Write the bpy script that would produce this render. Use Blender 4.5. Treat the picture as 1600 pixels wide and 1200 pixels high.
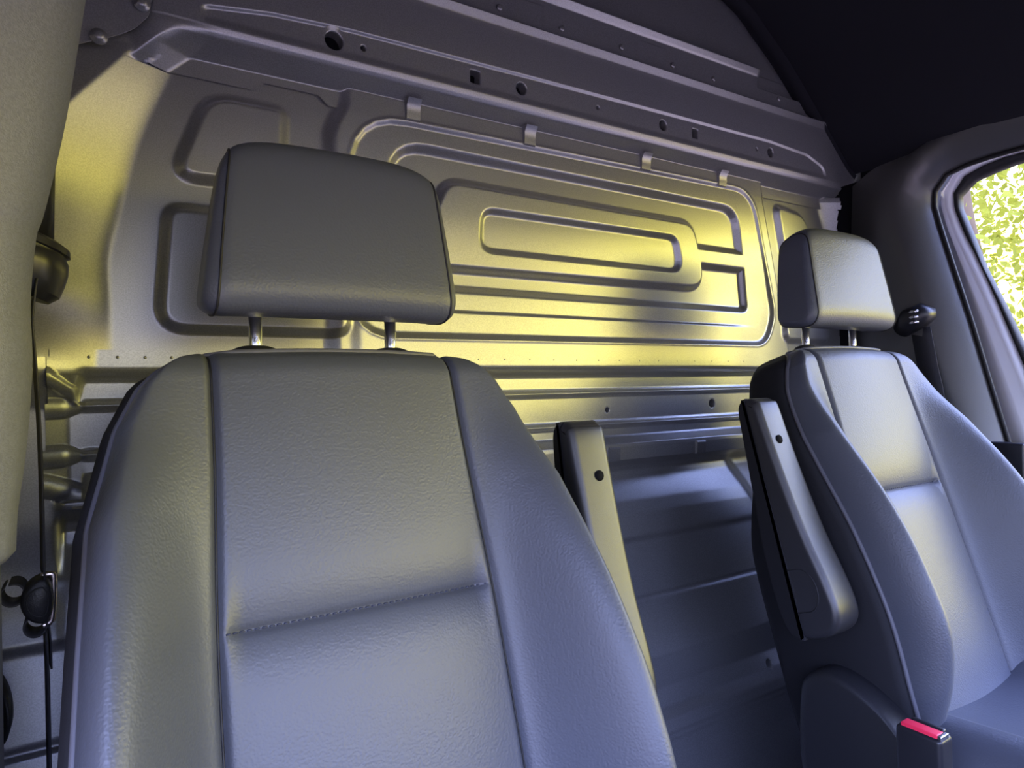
import bpy, math, random
import numpy as np
from mathutils import Vector, Matrix

random.seed(4); RNG = np.random.default_rng(4)
for o in list(bpy.data.objects): bpy.data.objects.remove(o)
SC = bpy.context.scene
COL = SC.collection
ZC = 1.12                       # height of the eye above the cab floor; every shape below is given relative to the eye
PI = math.pi

# ------------------------------------------------------------------ camera
def cam_axes(yaw, pitch, roll):
    cy, sy, cp, sp = math.cos(yaw), math.sin(yaw), math.cos(pitch), math.sin(pitch)
    fwd = Vector((sy*cp, cy*cp, sp)); right = Vector((cy, -sy, 0)); up = right.cross(fwd)
    return right*math.cos(roll)+up*math.sin(roll), -right*math.sin(roll)+up*math.cos(roll), fwd
cr, cu, cf = cam_axes(math.radians(32.3), math.radians(.1), math.radians(-.98))
cam = bpy.data.objects.new('camera', bpy.data.cameras.new('camera')); COL.objects.link(cam)
m = Matrix((cr, cu, -cf)).transposed().to_4x4(); m.translation = Vector((0, 0, ZC)); cam.matrix_world = m
cam.data.sensor_width = 36; cam.data.lens = 1045/1600*36; cam.data.clip_start = .02
SC.camera = cam

# ------------------------------------------------------------------ view, world, sun, daylight portals
SC.view_settings.view_transform = 'Standard'; SC.view_settings.look = 'None'
SC.view_settings.gamma = 1; SC.view_settings.use_curve_mapping = False
SC.view_settings.exposure = 0.6
SC.cycles.max_bounces = 8; SC.cycles.diffuse_bounces = 4; SC.cycles.glossy_bounces = 4
SC.cycles.sample_clamp_indirect = 6

wd = bpy.data.worlds.new('world'); SC.world = wd; wd.use_nodes = True
nt = wd.node_tree; nt.nodes.clear()
tc = nt.nodes.new('ShaderNodeTexCoord'); sx = nt.nodes.new('ShaderNodeSeparateXYZ')
nt.links.new(tc.outputs['Generated'], sx.inputs[0])
def zpos(z): return (z+.6)/1.6
def sky_ramp(els):                                      # colour by height above the horizon
    ramp = nt.nodes.new('ShaderNodeValToRGB'); mr = nt.nodes.new('ShaderNodeMapRange')
    mr.inputs['From Min'].default_value = -.6; mr.inputs['From Max'].default_value = 1.0
    nt.links.new(sx.outputs['Z'], mr.inputs['Value']); nt.links.new(mr.outputs[0], ramp.inputs[0])
    ramp.color_ramp.elements[0].position = zpos(els[0][0]); ramp.color_ramp.elements[0].color = (*els[0][1], 1)
    ramp.color_ramp.elements[1].position = 1.0; ramp.color_ramp.elements[1].color = (*els[-1][1], 1)
    for z, c in els[1:-1]:
        e = ramp.color_ramp.elements.new(zpos(z)); e.color = (*c, 1)
    return ramp.outputs[0]
SKY = [(.30, (.95, 1.15, 2.3)), (1.0, (.75, .92, 2.2))]
trees_side = sky_ramp([(-.6, (.05, .05, .07)), (-.10, (.22, .18, .10)), (-.02, (.95, .74, .22)), (.05, (2.0, 1.68, .24)), (.15, (2.0, 1.75, .34)), (.24, (1.1, 1.1, .85))]+SKY)
open_side = sky_ramp([(-.6, (.05, .05, .07)), (-.10, (.10, .10, .13)), (-.02, (.26, .27, .36)), (.05, (.42, .44, .60)), (.15, (.50, .55, .78)), (.24, (.60, .70, 1.15))]+SKY)
mrx = nt.nodes.new('ShaderNodeMapRange'); mrx.interpolation_type = 'SMOOTHSTEP'
mrx.inputs['From Min'].default_value = -.08; mrx.inputs['From Max'].default_value = .55
nt.links.new(sx.outputs['X'], mrx.inputs['Value'])
mxw = nt.nodes.new('ShaderNodeMixRGB'); nt.links.new(mrx.outputs[0], mxw.inputs[0])
nt.links.new(open_side, mxw.inputs[1]); nt.links.new(trees_side, mxw.inputs[2])
dm = nt.nodes.new('ShaderNodeMapRange'); dm.interpolation_type = 'SMOOTHSTEP'      # dims the sky colour towards the far side, in place of shading trees
dm.inputs['From Min'].default_value = .86; dm.inputs['From Max'].default_value = 1.0; dm.inputs['To Min'].default_value = 1.0; dm.inputs['To Max'].default_value = .32
nt.links.new(sx.outputs['X'], dm.inputs['Value'])
sc_ = nt.nodes.new('ShaderNodeVectorMath'); sc_.operation = 'SCALE'
nt.links.new(mxw.outputs[0], sc_.inputs[0]); nt.links.new(dm.outputs[0], sc_.inputs['Scale'])
bg = nt.nodes.new('ShaderNodeBackground'); bg.inputs['Strength'].default_value = 5.0
out = nt.nodes.new('ShaderNodeOutputWorld')
nt.links.new(sc_.outputs[0], bg.inputs[0]); nt.links.new(bg.outputs[0], out.inputs[0])

sun = bpy.data.objects.new('sun', bpy.data.lights.new('sun', 'SUN')); COL.objects.link(sun)
sun.data.energy = 4; sun.data.angle = .01; sun.data.color = (1, .93, .78)
sun.rotation_euler = Vector((-.55, -.35, 1.0)).to_track_quat('Z', 'Y').to_euler()   # high, left of and ahead of the van

def portal(name, loc, direction, sx_, sy_):
    l = bpy.data.lights.new(name, 'AREA'); l.shape = 'RECTANGLE'; l.size = sx_; l.size_y = sy_
    l.cycles.is_portal = True
    o = bpy.data.objects.new(name, l); COL.objects.link(o)
    o.location = (loc[0], loc[1], loc[2]+ZC); o.rotation_euler = Vector(direction).to_track_quat('-Z', 'Y').to_euler()
portal('windshield_portal', (.72, -1.06, .2), (0, 1, 0), 1.75, .85)
portal('near_door_portal', (-.32, -.28, -.05), (1, 0, 0), 1.7, 1.3)
portal('far_door_portal', (1.60, -.1, .13), (-1, 0, 0), 1.5, .65)

# ------------------------------------------------------------------ materials
def mat(name, base, rough=.5, metal=0., spec=.5, bump=None, speckle=None, coat=0):
    M = bpy.data.materials.new(name); M.use_nodes = True; t = M.node_tree; b = t.nodes['Principled BSDF']
    b.inputs['Base Color'].default_value = (*base, 1); b.inputs['Roughness'].default_value = rough
    b.inputs['Metallic'].default_value = metal; b.inputs['Specular IOR Level'].default_value = spec
    b.inputs['Coat Weight'].default_value = coat
    co = t.nodes.new('ShaderNodeTexCoord')
    if bump:
        kind, scale, dist, strg = bump
        if kind == 'leather':
            n1 = t.nodes.new('ShaderNodeTexVoronoi'); n1.feature = 'SMOOTH_F1'; n1.inputs['Scale'].default_value = scale
            n0 = t.nodes.new('ShaderNodeTexNoise'); n0.inputs['Scale'].default_value = scale*.45; n0.inputs['Detail'].default_value = 3
            mx = t.nodes.new('ShaderNodeVectorMath'); mx.operation = 'MULTIPLY_ADD'
            mx.inputs[1].default_value = (.0016,)*3
            t.links.new(n0.outputs['Color'], mx.inputs[0]); t.links.new(co.outputs['Object'], mx.inputs[2])
            t.links.new(mx.outputs[0], n1.inputs['Vector']); t.links.new(co.outputs['Object'], n0.inputs['Vector'])
            h = n1.outputs['Distance']
        else:
            n1 = t.nodes.new('ShaderNodeTexNoise'); n1.inputs['Scale'].default_value = scale; n1.inputs['Detail'].default_value = 4
            t.links.new(co.outputs['Object'], n1.inputs['Vector']); h = n1.outputs['Fac']
        bp = t.nodes.new('ShaderNodeBump'); bp.inputs['Distance'].default_value = dist; bp.inputs['Strength'].default_value = strg
        t.links.new(h, bp.inputs['Height']); t.links.new(bp.outputs[0], b.inputs['Normal'])
    if speckle:
        n2 = t.nodes.new('ShaderNodeTexNoise'); n2.inputs['Scale'].default_value = speckle; n2.inputs['Detail'].default_value = 2
        t.links.new(co.outputs['Object'], n2.inputs['Vector'])
        r = t.nodes.new('ShaderNodeValToRGB'); r.color_ramp.elements[0].position = .38; r.color_ramp.elements[1].position = .62
        r.color_ramp.elements[0].color = (*[c*.90 for c in base], 1); r.color_ramp.elements[1].color = (*[min(1, c*1.10) for c in base], 1)
        t.links.new(n2.outputs['Fac'], r.inputs[0]); t.links.new(r.outputs[0], b.inputs['Base Color'])
    return M
M = dict(
    sheet=mat('satin_grey_sheet_metal', (.31, .31, .315), .35, .66, .5, ('noise', 900, .0002, .25), 700),
    leather=mat('black_leatherette', (.070, .076, .094), .46, 0, .6, ('leather', 460, .0006, .5)),
    side=mat('black_seat_side_fabric', (.012, .012, .014), .7, 0, .25, ('noise', 700, .0004, .4)),
    piping=mat('grey_piping', (.10, .10, .115), .5, 0, .4),
    seam=mat('black_seam', (.012, .012, .014), .6),
    stitch=mat('dark_blue_thread', (.03, .035, .06), .6),
    plastic=mat('grained_dark_plastic', (.013, .013, .015), .5, 0, .5, ('leather', 900, .0004, .5)),
    armplastic=mat('satin_armrest_plastic', (.026, .026, .029), .34, 0, .6, ('noise', 1400, .0003, .5)),
    blackp=mat('black_plastic', (.015, .015, .018), .35),
    pillar=mat('grained_grey_pillar_trim', (.13, .135, .16), .45, 0, .5, ('noise', 1100, .0005, .6), 500),
    dtrim=mat('dark_grey_pillar_trim', (.07, .069, .066), .33, 0, .8, ('noise', 1100, .0004, .5)),
    liner=mat('dark_headliner_fabric', (.018, .018, .022), .95, 0, .1, ('noise', 800, .0004, .4)),
    chrome=mat('chrome', (.9, .9, .92), .22, 1),
    tongue=mat('satin_steel', (.72, .64, .62), .3, 1),
    web=mat('black_webbing', (.03, .03, .036), .6, 0, .4, ('noise', 1500, .0004, .6)),
    dark=mat('hole_shade_black', (.006, .006, .008), .9, 0, .1),  # near-black colour standing in for shade inside holes
    frame=mat('blue_grey_door_paint', (.80, .81, .86), .3, .0, .6, coat=.5),
    rubber=mat('black_rubber', (.012, .012, .012), .55),
    red=mat('red_button', (.85, .03, .08), .4),
    carpet=mat('dark_floor_mat', (.03, .03, .033), .9),
    dash=mat('dark_dashboard_plastic', (.05, .05, .055), .6),
    ground=mat('pinkish_gravel', (.22, .155, .11), .9, 0, .2, ('noise', 4, .02, .5)),
    bark=mat('bark', (.13, .09, .06), .9),
)
def leafmat(name, c):
    L = bpy.data.materials.new(name); L.use_nodes = True; t = L.node_tree; t.nodes.clear()
    d = t.nodes.new('ShaderNodeBsdfDiffuse'); d.inputs[0].default_value = (*c, 1)
    tr = t.nodes.new('ShaderNodeBsdfTranslucent'); tr.inputs[0].default_value = (c[0]*1.2, c[1]*1.1, c[2]*.6, 1)
    mx = t.nodes.new('ShaderNodeMixShader'); mx.inputs[0].default_value = .45
    o = t.nodes.new('ShaderNodeOutputMaterial')
    t.links.new(d.outputs[0], mx.inputs[1]); t.links.new(tr.outputs[0], mx.inputs[2]); t.links.new(mx.outputs[0], o.inputs[0])
    return L
M['leaf'] = leafmat('yellow_green_leaves', (.22, .24, .045))
G = bpy.data.materials.new('door_glass'); G.use_nodes = True; t = G.node_tree; t.nodes.clear()
tr = t.nodes.new('ShaderNodeBsdfTransparent'); tr.inputs[0].default_value = (.93, .96, .93, 1)
gl = t.nodes.new('ShaderNodeBsdfGlossy'); gl.inputs['Roughness'].default_value = .02
fr = t.nodes.new('ShaderNodeFresnel'); fr.inputs[0].default_value = 1.3
mx = t.nodes.new('ShaderNodeMixShader'); o = t.nodes.new('ShaderNodeOutputMaterial')
t.links.new(fr.outputs[0], mx.inputs[0]); t.links.new(tr.outputs[0], mx.inputs[1]); t.links.new(gl.outputs[0], mx.inputs[2]); t.links.new(mx.outputs[0], o.inputs[0])
M['glass'] = G

# ------------------------------------------------------------------ object helpers
ROOT = {}
def tag(o, label=None, cat=None, group=None, kind=None):
    if label: o['label'] = label
    if cat: o['category'] = cat
    if group: o['group'] = group
    if kind: o['kind'] = kind
    return o
def thing(name, loc, label=None, cat=None, group=None, kind=None, parent=None):
    o = bpy.data.objects.new(name, None); COL.objects.link(o); o.empty_display_size = .05
    L = Vector((loc[0], loc[1], loc[2]+ZC)); base = ROOT[parent.name] if parent else Vector((0, 0, 0))
    o.location = L-base; ROOT[o.name] = L
    if parent: o.parent = parent
    return tag(o, label, cat, group, kind)
def mk(name, V, F, material, parent=None, smooth=True, kind=None, sharp=None):
    V = np.asarray(V, float).copy(); V[:, 2] += ZC
    if parent is None:
        c = V.mean(0); c[2] = V[:, 2].min(); base = Vector(c)
    else: base = ROOT[parent.name]
    V = V-np.array(base)
    me = bpy.data.meshes.new(name); me.from_pydata(V.tolist(), [], [tuple(int(i) for i in f) for f in F]); me.update()
    if smooth: me.polygons.foreach_set('use_smooth', [True]*len(me.polygons))
    if isinstance(material, str): material = M[material]
    me.materials.append(material)
    o = bpy.data.objects.new(name, me); COL.objects.link(o)
    if sharp: me.set_sharp_from_angle(angle=math.radians(sharp))
    if parent is None: o.location = base; ROOT[o.name] = base
    else: o.parent = parent; ROOT[o.name] = base
    if kind: o['kind'] = kind
    return o
class MB:
    def __init__(s): s.V = []; s.F = []
    def add(s, V, F):
        k = len(s.V); s.V += [tuple(v) for v in V]; s.F += [tuple(i+k for i in f) for f in F]; return s
    def box(s, x0, x1, y0, y1, z0, z1, b=0):
        if b <= 0:
            V = [(x, y, z) for x in (x0, x1) for y in (y0, y1) for z in (z0, z1)]
            return s.add(V, [(0, 1, 3, 2), (4, 6, 7, 5), (0, 4, 5, 1), (2, 3, 7, 6), (0, 2, 6, 4), (1, 5, 7, 3)])
        import bmesh
        bm = bmesh.new(); bmesh.ops.create_cube(bm, size=1)
        for v in bm.verts: v.co = Vector(((x0+x1)/2+v.co.x*(x1-x0), (y0+y1)/2+v.co.y*(y1-y0), (z0+z1)/2+v.co.z*(z1-z0)))
        bmesh.ops.bevel(bm, geom=list(bm.edges), offset=b, segments=4, profile=.5, affect='EDGES', clamp_overlap=True)
        bm.verts.index_update(); V = [tuple(v.co) for v in bm.verts]; F = [tuple(v.index for v in f.verts) for f in bm.faces]; bm.free()
        return s.add(V, F)
    def tube(s, pts, r, n=8, caps=True, flat=None):
        P = [Vector(p) for p in pts]; R = r if isinstance(r, (list, tuple)) else [r]*len(P)
        up = Vector((0, 0, 1)) if abs((P[1]-P[0]).normalized().z) < .9 else Vector((1, 0, 0)); rings = []
        for i, p in enumerate(P):
            d = (P[min(i+1, len(P)-1)]-P[max(i-1, 0)]).normalized()
            a = (up-d*up.dot(d)).normalized(); up = a; b = d.cross(a)
            fa, fb = flat if flat else (1, 1)
            rings.append([p+(a*math.cos(2*PI*k/n)*fa+b*math.sin(2*PI*k/n)*fb)*R[i] for k in range(n)])
        V = [v for rg in rings for v in rg]; F = []
        for i in range(len(P)-1):
            for k in range(n): F.append((i*n+k, i*n+(k+1) % n, (i+1)*n+(k+1) % n, (i+1)*n+k))
        if caps: F += [tuple(range(n))[::-1], tuple((len(P)-1)*n+k for k in range(n))]
        return s.add(V, F)
    def loft(s, rings, closed=True, caps=True):
        n = len(rings[0]); V = [v for r in rings for v in r]; F = []
        for i in range(len(rings)-1):
            for k in range(n if closed else n-1): F.append((i*n+k, i*n+(k+1) % n, (i+1)*n+(k+1) % n, (i+1)*n+k))
        if caps: F += [tuple(range(n))[::-1], tuple((len(rings)-1)*n+k for k in range(n))]
        return s.add(V, F)
    def build(s, name, material, parent=None, **k): return mk(name, s.V, s.F, material, parent, **k)
def lerp_tab(tab, x):
    xs, ys = zip(*tab); return np.interp(x, xs, ys)
def smooth_tab(tab, x):            # monotone-ish smooth interpolation through a table
    xs = np.array([a for a, _ in tab], float); ys = np.array([b for _, b in tab], float)
    d = np.gradient(ys, xs); x = np.clip(x, xs[0], xs[-1]); i = np.clip(np.searchsorted(xs, x)-1, 0, len(xs)-2)
    h = xs[i+1]-xs[i]; u = (x-xs[i])/h
    return (2*u**3-3*u**2+1)*ys[i]+(u**3-2*u**2+u)*h*d[i]+(-2*u**3+3*u**2)*ys[i+1]+(u**3-u**2)*h*d[i+1]
def sst(x): x = np.clip(x, 0, 1); return x*x*(3-2*x)
def catmull(P, n=6, closed=False):
    P = [Vector(p) for p in P]; out = []; N = len(P)
    for i in range(N if closed else N-1):
        a = P[(i-1) % N] if closed or i > 0 else P[0]*2-P[1]; b = P[i]; c = P[(i+1) % N]
        d = P[(i+2) % N] if closed or i < N-2 else P[-1]*2-P[-2]
        for k in range(n):
            u = k/n; out.append(.5*((2*b)+(c-a)*u+(2*a-5*b+4*c-d)*u*u+(3*b-a-3*c+d)*u**3))
    if not closed: out.append(P[-1])
    return out

# ------------------------------------------------------------------ pressed sheet tools (relief measured towards the cab)
DP = .90                                                # the bulkhead's base plane
def rpoly(pts, r):                                      # polygon with rounded corners
    out = []; n = len(pts); rr = r if isinstance(r, (list, tuple)) else [r]*n
    for i in range(n):
        p = Vector(pts[i]); a = Vector(pts[i-1])-p; b = Vector(pts[(i+1) % n])-p
        ra = rr[i]
        ang = a.angle(b); t_ = min(ra/math.tan(ang/2), a.length*.49, b.length*.49)
        p0 = p+a.normalized()*t_; p1 = p+b.normalized()*t_
        for k in range(7):
            u = k/6; out.append(tuple(p0*(1-u)**2+p*2*u*(1-u)+p1*u*u))
    return out
def sdf(poly, X, Z):
    P = np.array(poly); d = np.full(X.shape, 1e9); ins = np.zeros(X.shape, bool)
    for i in range(len(P)):
        a = P[i]; b = P[(i+1) % len(P)]; e = b-a; L = e@e
        if L < 1e-12: continue
        wx = X-a[0]; wz = Z-a[1]; u = np.clip((wx*e[0]+wz*e[1])/L, 0, 1)
        d = np.minimum(d, (wx-e[0]*u)**2+(wz-e[1]*u)**2)
        c = ((a[1] > Z) != (b[1] > Z))
        if abs(e[1]) > 1e-12: ins ^= c & (X < e[0]*(Z-a[1])/e[1]+a[0])
    d = np.sqrt(d); return np.where(ins, -d, d)
def step(sd, h, w): return h*sst((w/2-sd)/w)            # h inside, 0 outside, slope centred on the outline
def sheet(name, x0, x1, z0, z1, dx, dz, depth, parent, holes=(), back=True, keep=None, material='sheet'):
    xs = np.linspace(x0, x1, int(round((x1-x0)/dx))+1); zs = np.linspace(z0, z1, int(round((z1-z0)/dz))+1)
    X, Z = np.meshgrid(xs, zs); D = depth(X, Z); nx = len(xs); nz = len(zs)
    V = np.stack([X, DP-D, Z], -1).reshape(-1, 3)
    idx = np.arange(nx*nz).reshape(nz, nx)
    q = np.stack([idx[:-1, :-1], idx[:-1, 1:], idx[1:, 1:], idx[1:, :-1]], -1).reshape(-1, 4)
    cx = (X[:-1, :-1]+X[1:, 1:])/2; cz = (Z[:-1, :-1]+Z[1:, 1:])/2; ok = np.ones(cx.shape, bool)
    for hl in holes: ok &= sdf(hl, cx, cz) > .0030
    if keep is not None: ok &= keep(cx, cz)
    q = q[ok.reshape(-1)]
    F = q.tolist(); V = V.tolist()
    for hl in holes:                                    # punched hole: flat collar, turned-in edge
        P = np.array(hl); c = P.mean(0); k = len(V); n = len(P)
        rad = np.linalg.norm(P-c, axis=1, keepdims=True); O = c+(P-c)/rad*(rad+.0062)
        for ring, off in ((O, .0000), (c+(P-c)/rad*(rad+.0012), .0004), (P, .0001), (P, -.004), (P, -.02)):
            dd = depth(ring[:, 0], ring[:, 1])+off
            V += [[ring[i, 0], DP-dd[i], ring[i, 1]] for i in range(n)]
        for a in range(4):
            for i in range(n): j = (i+1) % n; F.append([k+a*n+i, k+a*n+j, k+(a+1)*n+j, k+(a+1)*n+i])
    return mk(name, V, F, material, parent)
def circ(x, z, r, n=24): return [(x+r*math.cos(2*PI*i/n), z+r*math.sin(2*PI*i/n)) for i in range(n)]
def sq(x, z, a, b): return rpoly([(x-a, z-b), (x+a, z-b), (x+a, z+b), (x-a, z+b)], .003)

# ------------------------------------------------------------------ the bulkhead
wall = thing('wall_back', (.72, DP, -1.12), kind='structure')
XL = [(-.20, .045), (.10, .024), (.157, .024), (.211, .036), (.30, .058), (.372, .087), (.45, .12)]      # fold on the left, X at a given height
def upper(X, Z):
    d = np.zeros(X.shape)
    xb = smooth_tab(XL, Z)
    t_ = xb-X; kf = .25+.32*sst((Z-.03)/.09)
    lim = .023+.19*(.397-Z)+.25*np.maximum(0, .30-Z)
    d += np.where(t_ > 0, np.minimum(kf*(np.sqrt(t_**2+.010**2)-.010), lim), 0)                    # left edge folds forward
    xr = np.interp(Z, [0, .2, .4], [1.50, 1.46, 1.375]); t_ = X-xr
    d += np.where(t_ > 0, .55*(np.sqrt(t_**2+.012**2)-.012), 0)                                  # right edge folds forward
    fold = .268+.02*sst((Z-.34)/.06)                                                          # middle of the sheet stands forward
    d += .010*sst((X-fold)/.022)*sst((1.222-(Z-.237)*.25-X+.008)/.012)
    rec = rpoly([(.308, .378), (1.15, .386), (1.215, .140), (1.19, .077), (.308, .074)], [.085, .07, .06, .07, .06])
    s = sdf(rec, X, Z); q = sst((.26-Z)/.10); d -= step(s, .0032+.0030*q, .006+.006*q); d += .0010*np.exp(-(s-.005)**2/(2*.0016**2))
    outer = rpoly([(.365, .350), (1.105, .346), (1.135, .145), (.365, .147)], [.06, .045, .012, .03])
    plat = rpoly([(.455, .310), (.985, .306), (1.022, .180), (.40, .177)], [.04, .04, .04, .04])
    bridge = rpoly([(.95, .262), (1.3, .262), (1.3, .225), (.95, .225)], .004)
    so, sp_, sb = sdf(outer, X, Z), sdf(plat, X, Z), sdf(bridge, X, Z)
    s = np.maximum(np.maximum(so, -sp_), -sb); d -= step(s, .011, .015)
    inr = rpoly([(.518, .272), (.935, .272), (.950, .210), (.514, .210)], .022)
    d -= step(sdf(inr, X, Z), .008, .012)
    # the step line low in the panel
    d += .0028*sst((.1145-Z)/.005)*sst((X-.30)/.02)*sst((1.17-X)/.12)
    for P, r in (([(.128, .366), (.222, .366), (.216, .262), (.088, .258)], [.045, .012, .012, .02]),
                 ([(.082, .222), (.30, .222), (.30, .074), (.070, .074)], [.02, .02, .02, .03]),
                 ([(1.232, .372), (1.335, .360), (1.37, .24), (1.262, .24)], [.015, .05, .02, .02]),
                 ([(1.245, .20), (1.40, .20), (1.42, .085), (1.245, .085)], [.02, .02, .02, .02])):
        d += step(sdf(rpoly(P, r), X, Z), .010, .015)
    return d
sheet('embossed_panel', -.34, 1.468, .028, .398, .0024, .0016, upper, wall, keep=lambda x, z: x < 1.432+(.39-z)*.12)

HOL = rpoly([(.121, .432), (.121, .458), (.20, .470), (.30, .4765), (.62, .4815), (1.178, .4865), (1.30, .480), (1.36, .462), (1.368, .432)], [.004, .008, .05, .05, .05, .06, .06, .03, .004])
def rail(X, Z):
    prof = [(.380, .004), (.4060, .0045), (.4085, .007), (.4125, .013), (.425, .0315), (.430, .0345), (.437, .0365), (.54, .037), (.5455, .0375), (.5585, .0425), (.5605, .040), (.5610, .022), (.575, .0215)]
    d = np.interp(Z, [a for a, _ in prof], [b for _, b in prof])
    full = np.interp(Z, [.36, .43, .575], [.03, .036, .037])
    # the hollow under the rail runs out at both ends
    xl_ = .050+(Z-.397)*1.1; a = np.clip((xl_+.050-X)/.042, 0, 1); b = sst((X-1.405-(.43-Z)*.8)/.03)
    cap = (Z < .437)
    d = np.where(cap, d+(full-d)*a+(full-d)*b*.8, d)
    d = d-.012*sst((.080-X)/.05)*(d > .02)
    d -= step(sdf(HOL, X, Z), .0028, .005)*sst((Z-.437)/.012)
    return np.maximum(d, upper(X, np.minimum(Z, .398))*(Z < .41)+.0012)
def c_(x, z, r): return circ(x, z, r)
holes = [c_(.279, .458, .0125), c_(.319, .4585, .0042), sq(.492, .4595, .0088, .0098), c_(.574, .4605, .0100), c_(.727, .4625, .0035), c_(.878, .4625, .0095), sq(.96, .4625, .0082, .0090), c_(1.137, .4645, .0035), c_(1.180, .4650, .0095)]
railo = sheet('cross_rail', -.34, 1.50, .383, .575, .0026, .0013, rail, wall, holes,
      keep=lambda x, z: (z > .383+.012*sst((.28-x)/.015)-.012*sst((.20-x)/.02)) & (x < np.where(z < .43, 1.425+(.43-z)*.3, 1.425+(z-.43)*3)))
for k_, (x, z, r) in enumerate(((.279, .458, .015), (.574, .4605, .012), (.878, .4625, .012), (1.180, .465, .012), (.492, .4595, .012), (.96, .4625, .012), (.319, .4585, .006), (.727, .4625, .005), (1.137, .4645, .005))):
    MB().tube([(x, DP-.016, z), (x, DP-.012, z)], r, 20).build('hole_shade_disc', 'dark', railo)  # black disc closing each hole, its colour stands in for the shade inside
for x in (.400, .602, .854, 1.058):                    # small raised ears on the flange
    z0 = .397; b = MB(); R_ = []
    for zz, dd in ((z0-.014, .0052), (z0-.012, .0075), (z0-.004, .0085), (z0+.006, .0088), (z0+.0125, .013), (z0+.016, .016)):
        e = float(rail(np.array([x]), np.array([.395]))[0])-.0035; dd += e-.001
        R_.append([(x-.0125, DP-e-.002, zz), (x-.0105, DP-dd, zz), (x+.0105, DP-dd, zz), (x+.0125, DP-e-.002, zz)])
    b.loft(R_, closed=False, caps=False).build('flange_clip', 'sheet', railo, sharp=40)
def header(X, Z):
    prof = [(.555, .018), (.6205, .020), (.6225, .022), (.633, .0275), (.636, .026), (.637, .002), (.70, .0), (1.0, -.01)]
    d = np.interp(Z, [a for a, _ in prof], [b for _, b in prof])
    d = d*(1-sst((X-1.16)/.03)*(Z > .60)*.9)
    for x in (.60, .87): d += .0016*sst((.030-abs(X-x))/.004)*(Z < .612)*(Z > .555)
    return d
hd = sheet('header_panel', -.45, 1.55, .556, .92, .004, .0016, header, wall)
for x, z in ((.545, .585), (.665, .585), (.795, .587), (.92, .586), (1.03, .586), (1.23, .59)):
    b = MB(); R_ = [[(x+r*math.cos(2*PI*k/16), DP-.0195-h, z+r*math.sin(2*PI*k/16)) for k in range(16)] for r, h in ((.0055, 0), (.005, .0022), (.003, .0032), (.001, .0034))]
    b.loft(R_).build('rivet', 'sheet', hd)

# lower sheet, overlapping the upper one
def lower(X, Z):
    prof = [(-.140, .006), (-.1345, .006), (-.113, .0065), (-.106, .0055), (-.096, -.010), (-.092, -.0125), (-.080, -.013), (-.076, -.0115), (-.0715, -.0065), (-.067, -.0115), (-.063, -.013),
            (-.024, -.013), (-.020, -.0115), (-.0155, -.0065), (-.011, -.0115), (-.007, -.013), (.012, -.013), (.0165, -.011), (.029, .004), (.0325, .0058), (.060, .006)]
    d = np.interp(Z, [a for a, _ in prof], [b for _, b in prof])
    u_ = upper(X, np.maximum(Z, .030)); ql = sst((-.004-X)/.012); top = sst((Z-.010+.030*ql)/(.022+.026*ql))
    fl = .5*(np.sqrt(np.maximum(-.019-X, 0)**2+.002**2)-.002)
    mid = d
    flat = (X < -.006)
    d = np.where(flat & (Z < .02) & (Z > -.128), -.013+0*d, d)
    d = (d+fl)*(1-top)+top*np.maximum(u_, .003)+top*.001
    # blind ends of the ribs, shaped like half cones
    for zc in (-.0165, -.0715):
        k_ = np.clip((-.003-X)/.022, 0, 1)**.75; rr = np.maximum(.0125*k_, 1e-4); u = 1-((Z-zc)/rr)**2
        d = np.where((u > 0) & (X < -.003), np.maximum(d, -.0125+fl+.008*k_*np.sqrt(np.maximum(u, 0))), d)
    zc = .014-(X+.035)*.85; k_ = np.clip((-.010-X)/.004, 0, 1); u = 1-((Z-zc)/.0105)**2
    d = np.where((u > 0) & (X < -.010), d+.009*k_*np.sqrt(np.maximum(u, 0)), d)
    zc = -.108-(X+.035)*.45; k_ = np.clip((.03-X)/.02, 0, 1); u = 1-((Z-zc)/.015)**2
    d = np.where((u > 0) & (X < .03), d+.009*k_*np.sqrt(np.maximum(u, 0)), d)
    tt = X-1.44; d += np.where(tt > 0, .8*tt, 0)
    return d+.0012
lo = sheet('ribbed_panel', -.044, 1.56, -.135, .0485, .0026, .0011, lower, wall, [c_(.775, -.047, .0048), c_(1.045, -.043, .0085)],
      keep=lambda x, z: (x > -.037+(z-.05)*.05) & (z > -.135+np.where(x < -.005, (-.005-x)*.5, 0)))
for x, z, r in ((.775, -.047, .006), (1.045, -.043, .010)):
    MB().tube([(x, DP+.030, z), (x, DP+.034, z)], r, 20).build('hole_shade_disc', 'dark', lo)  # black backing disc, painted as the shade inside the hole
for x in (.772, .988):
    b = MB(); R_ = []
    for zz, dd in ((-.1365, .0072), (-.134, .0095), (-.120, .0105), (-.1145, .0115), (-.111, .0085)):
        dd += .0015; R_.append([(x-.0135, DP-.0060, zz), (x-.0115, DP-dd, zz), (x+.0115, DP-dd, zz), (x+.0135, DP-.0060, zz)])
    b.loft(R_, closed=False, caps=False).build('flange_clip', 'sheet', lo, sharp=40)
b = MB()
for x in list(np.arange(.0, .12, .028))+list(np.arange(.50, 1.15, .047)):
    e = float(lower(np.array([x]), np.array([.040]))[0]); b.tube([(x, DP-e+.001, .040), (x, DP-e-.0005, .040)], .0018 if x < .3 else .0011, 10)
b.build('spot_weld', 'sheet', lo)

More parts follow.
